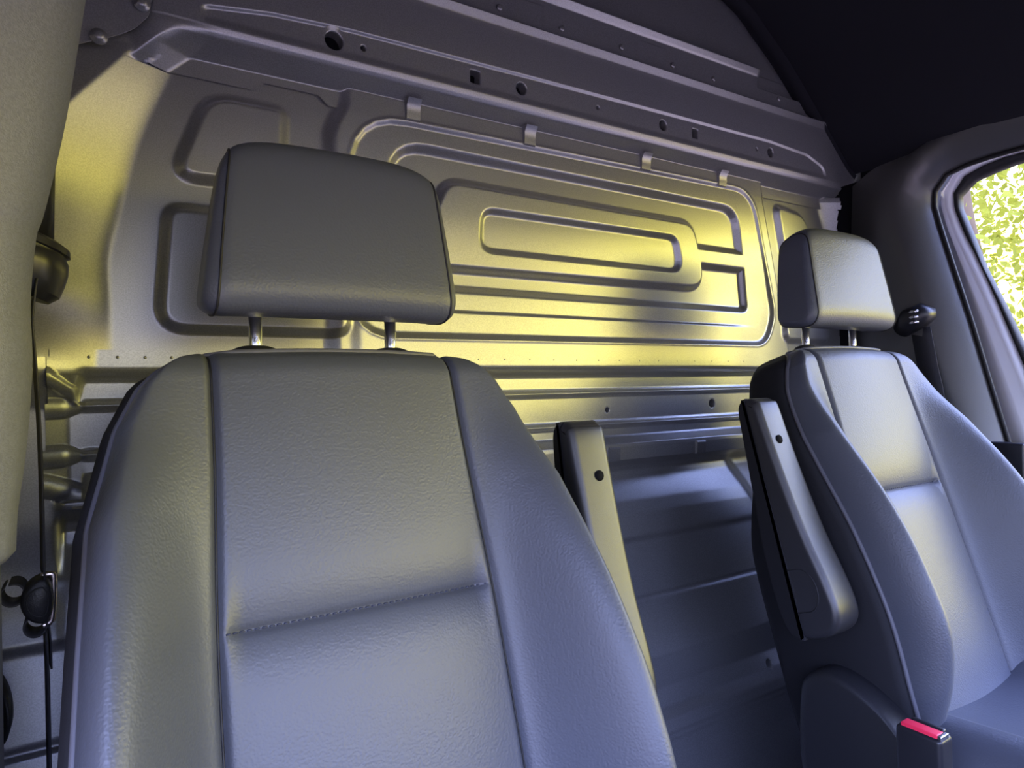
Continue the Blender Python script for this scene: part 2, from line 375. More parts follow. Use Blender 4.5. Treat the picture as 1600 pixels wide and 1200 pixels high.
def base_(X, Z):
    prof = [(-1.15, -.05), (-.90, -.045), (-.72, -.040), (-.668, -.036), (-.664, -.034), (-.655, -.0335), (-.651, -.0310), (-.625, -.030), (-.621, -.034), (-.60, -.045),
            (-.562, -.047), (-.555, -.045), (-.51, -.034), (-.503, -.032), (-.396, -.031), (-.392, -.0345), (-.388, -.0345), (-.384, -.031), (-.286, -.029), (-.282, -.027), (-.277, -.022), (-.273, -.021),
            (-.235, -.021), (-.21, -.024), (-.19, -.029), (-.17, -.034), (-.155, -.034), (-.145, -.028), (-.13, .003), (-.122, .003), (-.112, -.03), (.0, -.036), (.06, -.036)]
    sl = [.26*max(0, -.15-a) for a, _ in prof]          # the sheet leans into the cab towards the floor
    d = np.interp(Z, [a*(.9-e-b)/.9 for (a, b), e in zip(prof, sl)], [b+e for (_, b), e in zip(prof, sl)])
    xf = np.interp(Z, [-.7, -.45, -.25, -.12], [1.28, 1.22, 1.14, 1.08]); tt = X-xf
    d -= .03*sst(tt/.06)*sst((-.12-Z)/.05)
    tp = sst((Z+.02)/.048); lf = -.006*(1-tp)+tp*(.25*(.035-X)-.004); w_ = sst((-.028-X)/.005)*sst((Z+.30)/.16); d = d*(1-w_)+w_*lf
    tt = -.10-X; d += np.where(tt > 0, .6*(np.sqrt(tt**2+.01**2)-.01), 0)
    tt = X-1.42; d += np.where(tt > 0, .9*tt, 0)
    return d
lp = sheet('lower_panel', -.34, 1.50, -1.12, .045, .004, .0025, base_, wall, [c_(.80, -.537, .005), c_(1.10, -.545, .008)])
for x, z, r in ((.80, -.537, .007), (1.10, -.545, .010)):
    MB().tube([(x, DP-.035, z), (x, DP-.030, z)], r, 20).build('hole_shade_disc', 'dark', lp)  # hole backed by a disc with the inner shade put into its colour

# corner plate, top left, with two bolts
P = [(-.42, .36), (-.10, .335), (-.02, .3705), (.012, .386), (.040, .402), (.056, .418), (.066, .445), (.068, .56), (-.42, .56)]
P = [tuple(p) for p in catmull([Vector((a, b, 0)) for a, b in P], 4, True)]
cp = MB().loft([[(p[0], .8595, p[1]) for p in P], [(p[0], .8575, p[1]) for p in P]]).build('corner_plate', 'sheet', wall, smooth=False)
for x, z in ((.056, .437), (.014, .389)):
    R_ = [[(x+r*math.cos(2*PI*k/20), .856-h, z+r*math.sin(2*PI*k/20)) for k in range(20)] for r, h in ((.009, 0), (.0085, .002), (.006, .0025), (.0055, .005), (.003, .006))]
    MB().loft(R_).build('bolt', 'sheet', cp)

# ------------------------------------------------------------------ the rest of the cab shell
arch = [(-.30, .20), (-.16, .36), (-.05, .49), (.06, .60), (.19, .70), (.35, .775), (.55, .815), (.72, .825), (.89, .815), (1.094, .755), (1.171, .71), (1.253, .652), (1.362, .556), (1.44, .487), (1.475, .465)]
arch = [(p.x, p.y) for p in catmull([Vector((a, b, 0)) for a, b in arch], 5)]
MB().loft([[(x, y, z) for x, z in arch] for y in (.862, .5, .1, -.3, -.62)], closed=False, caps=False).build('ceiling', 'liner', kind='structure')
MB().loft([[(x, y, z-e) for x, z in arch] for y, e in ((.897, .0), (.880, .012), (.864, .012), (.858, .004))], closed=False, caps=False).build('trim_1', 'liner', kind='structure')
MB().box(-.40, 1.75, -1.4, 1.0, -1.16, -1.12).build('floor', 'carpet', kind='structure', smooth=False)
MB().box(1.51, 1.70, .74, 1.0, -1.12, .62).build('leak_filler', 'liner', kind='structure', smooth=False)  # filler box added behind the side wall to close gaps and light leaks
MB().box(-.45, 1.70, 1.0, 1.04, -1.12, .95).build('back_leak_block', 'liner', kind='structure', smooth=False)  # unseen panel added behind the bulkhead to block light between its sheets
# outer roof so that daylight only enters by the windows
MB().loft([[(x+(.72-x)*-.05, y, z+.05) for x, z in arch] for y in (1.0, -.72)], closed=False, caps=False).build('ceiling_outer_skin', 'frame', kind='structure')
# unseen storage shelf above the windscreen, added to keep daylight off the header
MB().box(-.20, 1.64, -.78, -.28, .34, .44, .03).build('trim_6', 'liner', kind='structure')
MB().loft([[(x, y, z+.02) for x, z in arch if z > .34] for y in (-.70, -.74)]).build('shelf_leak_block', 'liner', kind='structure', smooth=False)  # unseen closure added above the shelf to stop sky light leaking in
# dashboard and front wall below the windscreen
MB().box(-.28, 1.72, -1.35, -.72, -1.12, -.18, .06).build('dashboard', 'dash', kind='structure')

def at(px, py, X=None, Y=None, Z=None):                 # a pixel of the 1600 x 1200 frame on a plane of the van
    d = cr*(px-800)-cu*(py-600)+cf*1045
    t = X/d.x if X is not None else (Y/d.y if Y is not None else Z/d.z)
    return d*t
def resample(P, n):
    P = [Vector(p) for p in P]; L = [0]
    for a, b in zip(P, P[1:]): L.append(L[-1]+(b-a).length)
    return [tuple(np.interp(L[-1]*k/n, L, [p[i] for p in P]) for i in range(3)) for k in range(n)]
def loop(top, rear, bottom, front, n=(40, 60, 30, 20)):
    out = []
    segs = [top, rear, bottom, front]
    for i, sg in enumerate(segs):
        nx_ = segs[(i+1) % 4][0]; out += resample(list(sg)+[nx_], n[i])
    return out
def smoothloop(P, k=2):
    P = [Vector(p) for p in P]
    for _ in range(k): P = [(P[i-1]+P[i]*2+P[(i+1) % len(P)])*.25 for i in range(len(P))]
    return [tuple(p) for p in P]
def pxl(pts, X): return [tuple(at(a, b, X=X)) for a, b in pts]

# ------------------------------------------------------------------ far side wall, door frame and window
seal_px = [(1600, 229), (1560, 240), (1520, 253), (1488, 265), (1472, 278)]
seal_px2 = [(1461, 299), (1459, 321), (1467, 350), (1485, 406), (1518, 505), (1548, 604), (1578, 700), (1590, 739)]
def win_loop(top_px, rear_px, X, zf, zb, yb):
    T = pxl(top_px, X); Rr = pxl(rear_px, X)
    return loop([(X, -.80, zf-.10), (X, -.5, zf-.01), (X, 0, zf)]+T, Rr, [(X, yb, zb), (X, -.4, zb)], [(X, -.95, zb+.02), (X, -.9, zf-.28)])
L_seal = win_loop(seal_px, seal_px2+[(1604, 790)], 1.50, .435, -.56, .52)
off = lambda P, d, X: [(X, p[1]+d*n_[0], p[2]+d*n_[1]) for p, n_ in zip(P, norms(P))]
def norms(P):
    out = []
    for i in range(len(P)):
        a = P[i-3]; b = P[(i+3) % len(P)]; t_ = Vector((b[1]-a[1], b[2]-a[2])).normalized(); out.append((-t_.y, t_.x))
    cy = sum(p[1] for p in P)/len(P); cz = sum(p[2] for p in P)/len(P)
    k = len(P)//4
    if (P[k][1]-cy)*out[k][0]+(P[k][2]-cz)*out[k][1] < 0: out = [(-a, -b) for a, b in out]
    return out
A_loop = loop([(1.475, -.95, .50), (1.475, .1, .495), (1.472, .5, .487), (1.470, .80, .475)], [(1.478, .87, .44), (1.50, .89, .30), (1.50, .89, -.5)],
              [(1.50, .89, -1.12), (1.52, 0, -1.12)], [(1.52, -1.3, -1.12), (1.50, -1.1, -.1)])
mid1 = smoothloop(off(L_seal, .072, 1.448)); mid1b = smoothloop(off(L_seal, .050, 1.447)); mid2 = smoothloop(off(L_seal, .022, 1.472)); mid3 = off(L_seal, .004, 1.490)
mid0 = smoothloop([tuple(Vector(a)*.45+Vector(b)*.55+Vector((.0, 0, 0))) for a, b in zip(A_loop, off(L_seal, .09, 1.455))], 8)
def ring_rows(rings, sub=5):                            # smooth loft through a row of loops
    out = []
    for i in range(len(rings)-1):
        out.append(rings[i])
    out.append(rings[-1]); return out
MB().loft([A_loop, mid0, mid1, mid1b, mid2, mid3, L_seal], caps=False).build('wall_right', 'dtrim', kind='structure')
dr = thing('door_1', (1.56, 0, -1.0), kind='structure')
MB().tube([Vector(p) for p in off(L_seal, -.003, 1.497)]+[Vector(off(L_seal, -.003, 1.497)[0])], .0045, 8, caps=False).build('door_seal', 'rubber', dr)
fr_px = [(1600, 231), (1560, 243), (1520, 257), (1505, 264), (1491, 273)]
fr_px2 = [(1476, 299), (1476, 321), (1485, 353), (1509, 406), (1518, 424), (1536, 465), (1560, 520), (1599, 616)]
ru_px = [(1600, 238), (1570, 246), (1541, 257), (1520, 267), (1504, 278)]
ru_px2 = [(1492, 302), (1493, 326), (1509, 366), (1527, 400), (1542, 432), (1560, 472), (1600, 568)]
gl_px = [(1600, 253), (1570, 264), (1547, 273), (1530, 281), (1515, 289)]
gl_px2 = [(1503, 307), (1504, 326), (1520, 363), (1542, 418), (1570, 472), (1600, 535)]
L_fr = win_loop(fr_px, fr_px2, 1.535, .430, -.50, .44)
L_ru = win_loop(ru_px, ru_px2, 1.548, .425, -.40, .42)
L_gl = win_loop(gl_px, gl_px2, 1.556, .415, -.33, .40)
Lf0 = [tuple(Vector(a)*.75+Vector(b)*.25) for a, b in zip(off(L_seal, -.002, 1.515), L_fr)]; Lf0 = [(1.526, p[1], p[2]) for p in Lf0]
Lf1 = [(1.522, a[1]*.35+b[1]*.65, a[2]*.35+b[2]*.65) for a, b in zip(L_seal, L_fr)]
Lf2 = [(1.534, a[1]*.85+b[1]*.15, a[2]*.85+b[2]*.15) for a, b in zip(L_fr, L_ru)]
Lf3 = [(1.540, a[1]*.3+b[1]*.7, a[2]*.3+b[2]*.7) for a, b in zip(L_fr, L_ru)]
MB().loft([[(1.56, p[1], p[2]) for p in off(L_seal, .02, 1.5)], off(L_seal, .004, 1.535), Lf0, Lf1, L_fr, Lf2, Lf3, L_ru], caps=False).build('door_frame', 'frame', dr)
Lr1 = [(1.541, a[1]*.9+b[1]*.1, a[2]*.9+b[2]*.1) for a, b in zip(L_ru, L_gl)]
Lr2 = [(1.545, a[1]*.25+b[1]*.75, a[2]*.25+b[2]*.75) for a, b in zip(L_ru, L_gl)]
MB().loft([L_ru, Lr1, Lr2, L_gl, [(1.562, p[1], p[2]) for p in L_gl]], caps=False).build('window_seal', 'rubber', dr)
gv = [(1.5585, p[1], p[2]) for p in off(L_gl, .004, 1.5585)]
wn = mk('window_1', gv, [tuple(range(len(gv)))], 'glass', None, smooth=False, kind='structure')
# small dark cap at the foot of the pillar trim
q = at(1556, 686, X=1.49); MB().box(1.466, 1.492, q.y-.055, q.y+.015, q.z-.16, q.z-.004, .004).build('trim_4', 'blackp', kind='structure')

# ------------------------------------------------------------------ near side: pillar trim and wall behind it
pe = [(139, -40), (133, 0), (119, 87), (103, 184), (84, 270), (66, 340), (56, 370), (47, 470), (50, 560), (45, 655), (37, 730), (27, 800), (24, 862)]
pe = [at(p.x, p.y, Y=.5) for p in catmull([Vector((a, b, 0)) for a, b in pe], 3)]
rows = []
for i, p in enumerate(pe):
    k = max(0, (i-len(pe)+5)/4.)                        # rounded lower end
    sh = -.03*k*k
    rows.append([(p.x-.012+sh*.3, .56, p.z), (p.x-.003+sh*.3, .53, p.z), (p.x, .505, p.z), (p.x-.004, .488, p.z), (p.x-.014, .474, p.z), (p.x-.035, .46, p.z), (p.x-.075, .442, p.z), (p.x-.14, .41, p.z), (p.x-.24, .34, p.z), (p.x-.30, .22, p.z)])
last = rows[-1]; rows.append([(a[0]-.006, a[1]+.008, a[2]-.008) for a in last]); rows.append([(a[0]-.014, a[1]+.03, a[2]-.010) for a in last]); rows.append([(a[0]-.03, a[1]+.10, a[2]-.008) for a in last])
MB().loft([[Vector(q) for q in r] for r in rows], closed=False, caps=False).build('trim_3', 'pillar', kind='structure')
MB().loft([[(-.055, .60, z), (-.062, .55, z), (-.08, .52, z), (-.20, .47, z), (-.34, .40, z)] for z in (-.09, -.4, -.8, -1.12)], closed=False, caps=False).build('trim_5', 'pillar', kind='structure')
MB().loft([[(-.088, .93, z), (-.094, .885, z), (-.105, .78, z), (-.12, .66, z), (-.16, .50, z), (-.40, .42, z)] for z in (.60, .2, -.2, -.6, -1.12)], closed=False, caps=False).build('wall_left', 'sheet', kind='structure')
q = at(-12, 1110, Y=.80)
MB().loft([[(q.x+r*math.sin(2*PI*k/32)*.5, .80+r*math.sin(2*PI*k/32)*-.86-h, q.z+r*math.cos(2*PI*k/32)) for k in range(32)] for r, h in ((.034, -.02), (.033, .004), (.028, .010), (.026, .006), (.02, .009), (.005, .010))]).build('round_anchor_cover', 'plastic')
bpy.data.objects['round_anchor_cover']['label'] = 'round grey plastic anchor cover on the side wall, lower left corner'; bpy.data.objects['round_anchor_cover']['category'] = 'cover'

# ------------------------------------------------------------------ seats
TH = math.radians(18); UPV = np.array([0, math.sin(TH), math.cos(TH)]); NV = np.array([0, -math.cos(TH), math.sin(TH)])
W_TAB = [(-.66, .216), (-.50, .224), (-.35, .222), (-.24, .216), (-.15, .210), (-.07, .190), (-.035, .173), (-.018, .158), (-.006, .143), (0, .128)]
C_TAB = [(-.66, .129), (-.45, .127), (-.24, .125), (-.10, .119), (0, .117)]
B_TAB = [(-.66, .020), (-.56, .050), (-.49, .090), (-.43, .108), (-.37, .106), (-.26, .084), (-.16, .046), (-.08, .012), (0, .0)]
P_TAB = [(-.66, .030), (-.50, .045), (-.40, .048), (-.30, .035), (-.18, .004), (-.08, -.020), (0, -.022)]
S_CRE = -.244
def front(x, s):
    c = smooth_tab(C_TAB, s); w = lerp_tab(W_TAB, s); B = smooth_tab(B_TAB, s); p = smooth_tab(P_TAB, s); ax = np.abs(x)
    cen = .010*(1-(np.minimum(ax, c)/c)**2)
    u = np.clip((s-S_CRE), -1, 1)
    puff = np.where(u > 0, -.013*np.exp(-u/.022), -.012*np.exp(u/.018))-.003*np.exp(-(u/.003)**2)
    cen = cen+puff*sst((c-ax)/.02)
    q = np.clip((ax-c)/np.maximum(w-c, 1e-4), 0, 1); q0 = .80
    rise = B*sst(q/q0*1.0)
    fall = p+(B-p)*np.sqrt(np.clip(1-(np.maximum(q-q0, 0)/(1-q0))**2, 0, 1))
    n = np.where(ax < c, cen, np.where(q < q0, rise, fall))
    n = n-.0065*np.exp(-((ax-c)/.0035)**2)
    n = n-.012*sst((s+.035)/.035)**2*1.0-np.where(s > -.012, .010*((s+.012)/.012)**2, 0)
    return n
def make_seat(T, side, label, arm_tilt=0.):
    T = np.array(T)
    def Pw(x, s, n): return T+np.array([x, 0, 0])+UPV*s+NV*n
    root = thing('van_seat', (T[0], T[1]-.38, -1.12), label, 'seat', 'front seats of the van')
    ss = np.concatenate([np.linspace(-.66, -.30, 60), np.linspace(-.30, -.17, 75)[1:], np.linspace(-.17, -.04, 40)[1:], np.linspace(-.04, 0, 32)[1:]])
    def patch(f0, f1, n, name):
        V = []
        for s in ss:
            a, b_ = f0(s), f1(s); u = (1-np.cos(np.linspace(0, PI, n)))/2; x = a+(b_-a)*u
            nn = front(x, np.full(n, s)); V += [Pw(xx, s, n_) for xx, n_ in zip(x, nn)]
        ns = len(ss); F = [(i*n+j, i*n+j+1, (i+1)*n+j+1, (i+1)*n+j) for i in range(ns-1) for j in range(n-1)]
        return mk(name, V, F, 'leather', root)
    cf_ = lambda s: float(smooth_tab(C_TAB, np.array([s]))[0]); wf = lambda s: float(lerp_tab(W_TAB, s))
    centre = patch(lambda s: -cf_(s), cf_, 70, 'center_panel')
    patch(cf_, wf, 44, 'side_bolster'); patch(lambda s: -wf(s), lambda s: -cf_(s), 44, 'side_bolster')
    # seams
    for sg in (-1, 1):
        MB().tube([Pw(sg*cf_(s), s, float(front(np.array([cf_(s)]), np.array([s]))[0])+.0004) for s in ss[::3]], .0011, 6).build('seam', 'seam', root)
    b = MB(); c = cf_(S_CRE); xs = np.linspace(-c+.006, c-.006, 84)
    for x0, x1 in zip(xs[::2], xs[1::2]):
        n0 = float(front(np.array([x0]), np.array([S_CRE]))[0])+.0006
        b.tube([Pw(x0, S_CRE, n0-.0006), Pw(x0+.0002, S_CRE, n0), Pw(x1-.0002, S_CRE, n0), Pw(x1, S_CRE, n0-.0006)], .0009, 5)
    b.build('stitching', 'stitch', centre)
    # outline of the cover: up one side, over the top, down the other
    ol = []
    for s in ss: ol.append((-wf(s), s, float(front(np.array([-wf(s)]), np.array([s]))[0])))
    top = [(x, 0.0, float(front(np.array([x]), np.array([0.]))[0])) for x in np.linspace(-wf(0), wf(0), 24)[1:-1]]
    right = [(-a, s, n) for a, s, n in ol[::-1]]
    OL = ol+top+right
    MB().tube([Pw(*p) for p in OL[::2]], .0032, 8).build('piping', 'piping', root)
    # shell: sides and back
    bk_ = lambda s: .05*float(sst((-.12-s)/.2))
    def ring(o, n_of, keep=False):
        R_ = []
        for x, s, n in OL:
            d = np.array([x, max(0, (s+.10)*1.4)]); d = d/np.linalg.norm(d)
            o2 = o*(1-.9*float(sst((s+.03)/.025))) if o > 0 else o; R_.append(Pw(x+d[0]*o2, s+d[1]*o2, n_of(n, s)))
        return R_
    rings = [ring(-.002, lambda n, s: n-.001), ring(.004, lambda n, s: n-.004), ring(.009, lambda n, s: n-.014), ring(.011, lambda n, s: (n-.09-.02)/2), ring(.010, lambda n, s: -.080-bk_(s)), ring(.002, lambda n, s: -.095-bk_(s)), ring(-.02, lambda n, s: -.105-bk_(s)), ring(-.09, lambda n, s: -.110-bk_(s))]
    b = MB().loft(rings, closed=False, caps=False)
    k = len(rings[-1]); st = len(b.V)-k; b.F.append(tuple(range(st, st+k)))
    b.build('backrest_shell', 'side', root)
    # headrest
    def hp(x, s, n): return T+np.array([x, 0, 0])+UPV*s+NV*n
    HW = .127
    prof = rpoly([(.018, .020), (.036, .205), (-.018, .210), (-.042, .120), (-.056, .054)], [.030, .030, .028, .05, .020])
    prof = resample([(a, b_, 0) for a, b_ in prof+[prof[0]]], 56); rows = []
    for k in range(45):                                 # sections across the width
        t_ = -1+2*k/44; x = HW*math.sin(t_*PI/2); rim = max(0, (abs(x)-(HW-.020))/.020); edge = 1-math.sqrt(max(0, 1-rim**2))
        row = []
        for n, s, _ in prof:
            v = (s-.022)/.186
            xx = x*(1-.11*max(0, v)**1.3)+.004+.006*max(0, v)
            crown = .006*(1-(x/HW)**2)*(n > -.01)
            row.append(hp(xx, s-(s-.12)*.17*edge-(.022*(x/HW)**6)*v, n+crown-(n+.02)*.30*edge))
        rows.append(row)
    hr = MB().loft(rows).build('headrest', 'leather', root)
    for sg in (-1, 1):                                  # seam around each cheek
        r0 = rows[6 if sg < 0 else 38]; cen = sum([np.array(p) for p in r0])/len(r0)
        pts = [np.array(p)+(np.array(p)-cen)*.004 for p in r0]; pts.append(pts[0])
        MB().tube([Vector(p) for p in pts], .0012, 6, caps=False).build('seam', 'seam', hr)
    for x in (-.070, .070):
        MB().tube([hp(x, -.03, -.058), hp(x, .06, -.030)], .0062, 20).build('headrest_post', 'chrome', hr)
    for x in (-.070, .070):
        Rr = []
        for r, s in ((.60, -.004), (1.0, -.002), (1.06, .006), (1.0, .0115), (.82, .0132), (.34, .0135)):
            Rr.append([hp(x+.0215*r*math.cos(2*PI*k/28), s+.002, -.048+.0135*r*math.sin(2*PI*k/28)) for k in range(28)])
        MB().loft(Rr).build('post_sleeve', 'blackp', root)
    # top of the backrest behind the piping is part of the shell; cushion below
    cy0, cy1 = T[1]-.105, T[1]-.60; zt = T[2]-.535
    Rr = []
    nseg = 30
    for k in range(nseg+1):
        u = k/nseg; y = cy0+(cy1-cy0)*u; en = math.sqrt(max(0, 1-max(0, (abs(2*u-1)-.86)/.14)**2)); row = []
        for j in range(36):
            a = 2*PI*j/36; ca, sa = math.cos(a), math.sin(a)
            X_ = math.copysign(abs(ca)**.35, ca)*(.238+.012*u); Zz = math.copysign(abs(sa)**.5, sa)
            lift = .048*sst((abs(X_)-.12)/.07)*(Zz > 0) if True else 0
            row.append((T[0]+X_*(.94+.06*en), y, zt-.06+(Zz*.060+lift*max(Zz, 0))*(.6+.4*en)+.035*u))
        Rr.append(row)
    cu_ = MB().loft(Rr).build('seat_cushion', 'leather', root)
    MB().box(T[0]-.225, T[0]+.225, cy1+.05, cy0+.02, zt-.24, zt-.10, .03).build('cushion_pan', 'side', root)
    MB().box(T[0]-.20, T[0]+.20, cy1+.10, cy0, -1.12, zt-.22, .015).build('seat_base', 'side', root)
    # reclining-joint cover on the inner side
    prof = [(.575, -.44), (.560, -.405), (.530, -.392), (.490, -.400), (.448, -.425), (.405, -.475), (.36, -.54), (.28, -.58), (.20, -.60), (.18, -.64), (.30, -.70), (.50, -.66), (.57, -.56)]
    prof = [(p.x, p.y) for p in catmull([Vector((a, b_, 0)) for a, b_ in prof], 5, True)]
    cy = sum(p[0] for p in prof)/len(prof); cz = sum(p[1] for p in prof)/len(prof); Rr = []
    for xo, k in ((.215, 1.0), (.255, 1.0), (.265, .985), (.270, .955), (.271, .90)):
        Rr.append([(T[0]+side*xo, T[1]-.64+cy+(y-cy)*k, T[2]-.060+cz+(z-cz)*k) for y, z in prof])
    MB().loft(Rr).build('recliner_cover', 'plastic', root)
    # armrest folded up beside the backrest
    arm = [(-.100, .001), (-.092, .006), (-.12, .009), (-.20, .013), (-.28, .019), (-.345, .030), (-.375, .034), (-.398, .028), (-.412, .010), (-.416, -.015), (-.412, -.042), (-.395, -.052), (-.34, -.058), (-.27, -.056), (-.20, -.046), (-.13, -.036), (-.095, -.032), (-.082, -.022), (-.082, -.008)]
    arm = [(-.090, -.002), (-.098, .0035), (-.14, .006), (-.20, .010), (-.28, .018), (-.35, .030), (-.385, .032), (-.405, .022), (-.415, .000), (-.415, -.030), (-.405, -.048), (-.37, -.055), (-.30, -.054), (-.22, -.045), (-.14, -.036), (-.100, -.031), (-.087, -.023), (-.084, -.011)]
    A = catmull([Vector((s, n, 0)) for s, n in arm], 5, True)
    def split(sv): return np.interp(sv, [-.42, -.36, -.28, -.22, -.08], [-.032, -.024, -.024, -.022, -.019])
    def Pa(x, s, n):                                    # the armrest turns a little about its top end
        ca, sa = math.cos(arm_tilt), math.sin(arm_tilt); ds, dn = s+.09, n+.015
        return Pw(x, -.09+ds*ca-dn*sa, -.015+ds*sa+dn*ca)
    def body(x0, x1, fn, name, mt, r=.011, grow=0):
        Q = [fn(p) for p in A]; cs = sum(p[0] for p in Q)/len(Q); cn = sum(p[1] for p in Q)/len(Q); Rr = []
        for k in range(9):
            a = PI/2*k/8; o = r*(1-math.sin(a)); xx = x0+r*(1-math.cos(a))
            Rr.append((xx, o))
        RR = [(x0+r*(1-math.sin(a)), r*(1-math.cos(a))) for a in [PI/2*k/6 for k in range(7)]][::-1]
        xs_ = [(x0+r*(1-math.cos(a)), r*(1-math.sin(a))) for a in [PI/2*k/6 for k in range(7)]]
        xs_ = [(x, o) for x, o in xs_]
        full = xs_+[((x0+x1)/2, 0)]+[(x0+x1-x, o) for x, o in xs_[::-1]]
        rings_ = []
        for x, o in full:
            rg = []
            for i, (s, n) in enumerate(Q):
                pa = Q[i-1]; pb = Q[(i+1) % len(Q)]; tt = np.array([pb[0]-pa[0], pb[1]-pa[1]]); L = np.linalg.norm(tt)+1e-9
                nn = np.array([-tt[1], tt[0]])/L
                if nn@(np.array([s-cs, n-cn])) < 0 and abs(nn@(np.array([s-cs, n-cn]))) > .002: nn = -nn
                rg.append(Pa(side*x, s-nn[0]*(o-grow), n-nn[1]*(o-grow)))
            rings_.append(rg)
        return MB().loft(rings_).build(name, mt, ar, sharp=50) if ar is not None else None
    ar = thing('armrest', T+np.array([side*.28, -.1, -.42]), parent=root)
    ar_body = body(.252, .306, lambda p: (p.x, p.y), 'armrest_body', 'armplastic', .010)
    body(.2508, .3072, lambda p: (p.x, min(p.y, float(split(p.x))+.004)), 'armrest_pad', 'side', .005, .0008)
    fx = .276
    MB().tube([Pa(side*.283, -.150, .004), Pa(side*.283, -.150, .0078)], .0062, 20).build('screw_hole_shade', 'dark', ar)  # solid black disc, its colour stands in for shade in a screw hole
    D_ = [( -.33, -.024)]+[(-.355+.030*math.cos(a)*1.0, -.024+.034*math.sin(a)) for a in np.linspace(0.05, PI-.05, 20)]+[(-.388, -.026)]
    D_ = [(-.325, -.0235), (-.325, -.010)]+[(-.353+.028*math.cos(a), -.008+.022*math.sin(a)) for a in np.linspace(0, PI, 18)]+[(-.381, -.010), (-.381, -.0245)]
    MB().tube([Pa(side*.3062, s, n) for s, n in D_], .0008, 6).build('pivot_cap_joint', 'seam', ar)
    return root
near = make_seat((.208, .640, .040), 1, 'near black leatherette van seat filling the foreground, beside the left pillar', math.radians(7))
far = make_seat((1.105, .650, .058), -1, 'far black leatherette van seat beside the door window, yellow light on its headrest')

# ------------------------------------------------------------------ belts and buckle
def strap(pts, w, th, wdir):
    P = catmull(pts, 6); b = MB(); Rr = []
    wd_ = Vector(wdir).normalized()
    for i, p in enumerate(P):
        d = (P[min(i+1, len(P)-1)]-P[max(0, i-1)]).normalized(); t_ = d.cross(wd_).normalized()
        Rr.append([p+wd_*w/2+t_*th/2, p+wd_*w*.46+t_*th*.8, p-wd_*w*.46+t_*th*.8, p-wd_*w/2+t_*th/2, p-wd_*w/2-t_*th/2, p+wd_*w/2-t_*th/2])
    return b.loft(Rr)
YB = .72
belt = thing('seat_belt', at(70, 700, Y=YB), 'black seat belt with steel tongue hanging against the left pillar', 'seat belt', 'seat belts')
wdv = at(62, 700, Y=YB).normalized(); wdv = Vector((wdv.x, wdv.y, 0)); wdv.rotate(Matrix.Rotation(math.radians(3), 3, 'Z'))
strap([at(a, b, Y=YB) for a, b in ((55, 440), (49, 500), (52, 545), (57, 610), (62, 700), (65, 800), (67, 898))], .046, .0012, wdv).build('webbing', 'web', belt)
strap([at(a, b, Y=YB) for a, b in ((70, 975), (73, 1040), (75, 1120), (77, 1230))], .046, .0012, wdv).build('webbing', 'web', belt)
strap([at(a, b, Y=YB-.004) for a, b in ((75, 970), (78, 1005), (79, 1040))], .02, .0012, wdv).build('webbing_end', 'web', belt)
# cover of the guide loop
Rr = []
for (cx_, cy_, rx, e) in ((74, 368, .0, 0), (75, 368, .024, 0), (76, 374, .0300, 0), (75, 384, .0310, 0), (74.5, 386, .0285, 0), (74, 390, .0285, 0), (73, 395, .0305, 0), (72, 412, .0305, 0), (70, 430, .029, 0), (68, 450, .026, 0), (66, 463, .019, 0), (65, 466, .0, 0)):
    c = at(cx_, cy_, Y=YB+.01); tilt = .35
    Rr.append([(c.x-.014+rx*math.cos(2*PI*k/28), c.y+rx*1.2*math.sin(2*PI*k/28), c.z-tilt*rx*math.cos(2*PI*k/28)) for k in range(28)])
MB().loft(Rr).build('guide_loop_cover', 'blackp', belt, sharp=35)
p0 = at(78, 235, Y=YB+.03); p1 = at(60, 375, Y=YB+.03)
MB().tube([p0+Vector((-.008, 0, 0)), (p0*.8+p1*.2)+Vector((-.004, 0, 0)), p1], [.006, .010, .012], 12).build('height_adjuster', 'blackp', belt)
# tongue: steel frame and moulded grip
tg = [at(a, b, Y=YB-.012) for a, b in ((64, 900), (80, 897), (84, 906), (82, 960), (77, 973), (66, 978))]
tp = MB().tube(catmull(tg, 5), .0020, 8, flat=(1.3, 1)).build('tongue_plate', 'tongue', belt)
c = at(60, 935, Y=YB-.008); prof = []
for k in range(32):
    a = 2*PI*k/32; x = math.cos(a); z = math.sin(a); prof.append((x if x < 0 else x*.45, z))
Rr = []
for h, k in ((.014, .80), (.012, .93), (.006, 1.0), (-.006, 1.0), (-.012, .93), (-.014, .80)):
    Rr.append([(c.x+.004+x*.0165*k, c.y-h, c.z+z*.0205*k) for x, z in prof])
gp = MB().loft(Rr).build('tongue_grip', 'plastic', belt)
MB().tube([Vector((c.x+.003+x*.0105, c.y-.0142, c.z+z*.0125)) for x, z in prof+[prof[0]]], .0006, 6, caps=False).build('grip_line', 'seam', gp)
for (px, py, r) in ((22, 924, .0085), (57, 972, .008)):
    q = at(px, py, Y=YB); strap([q+Vector((r*math.sin(a), 0, r*1.1*math.cos(a))) for a in np.linspace(-.3, 2*PI-.7, 12)], .030, .0012, (.0, 1, 0)).build('webbing_loop', 'web', belt)

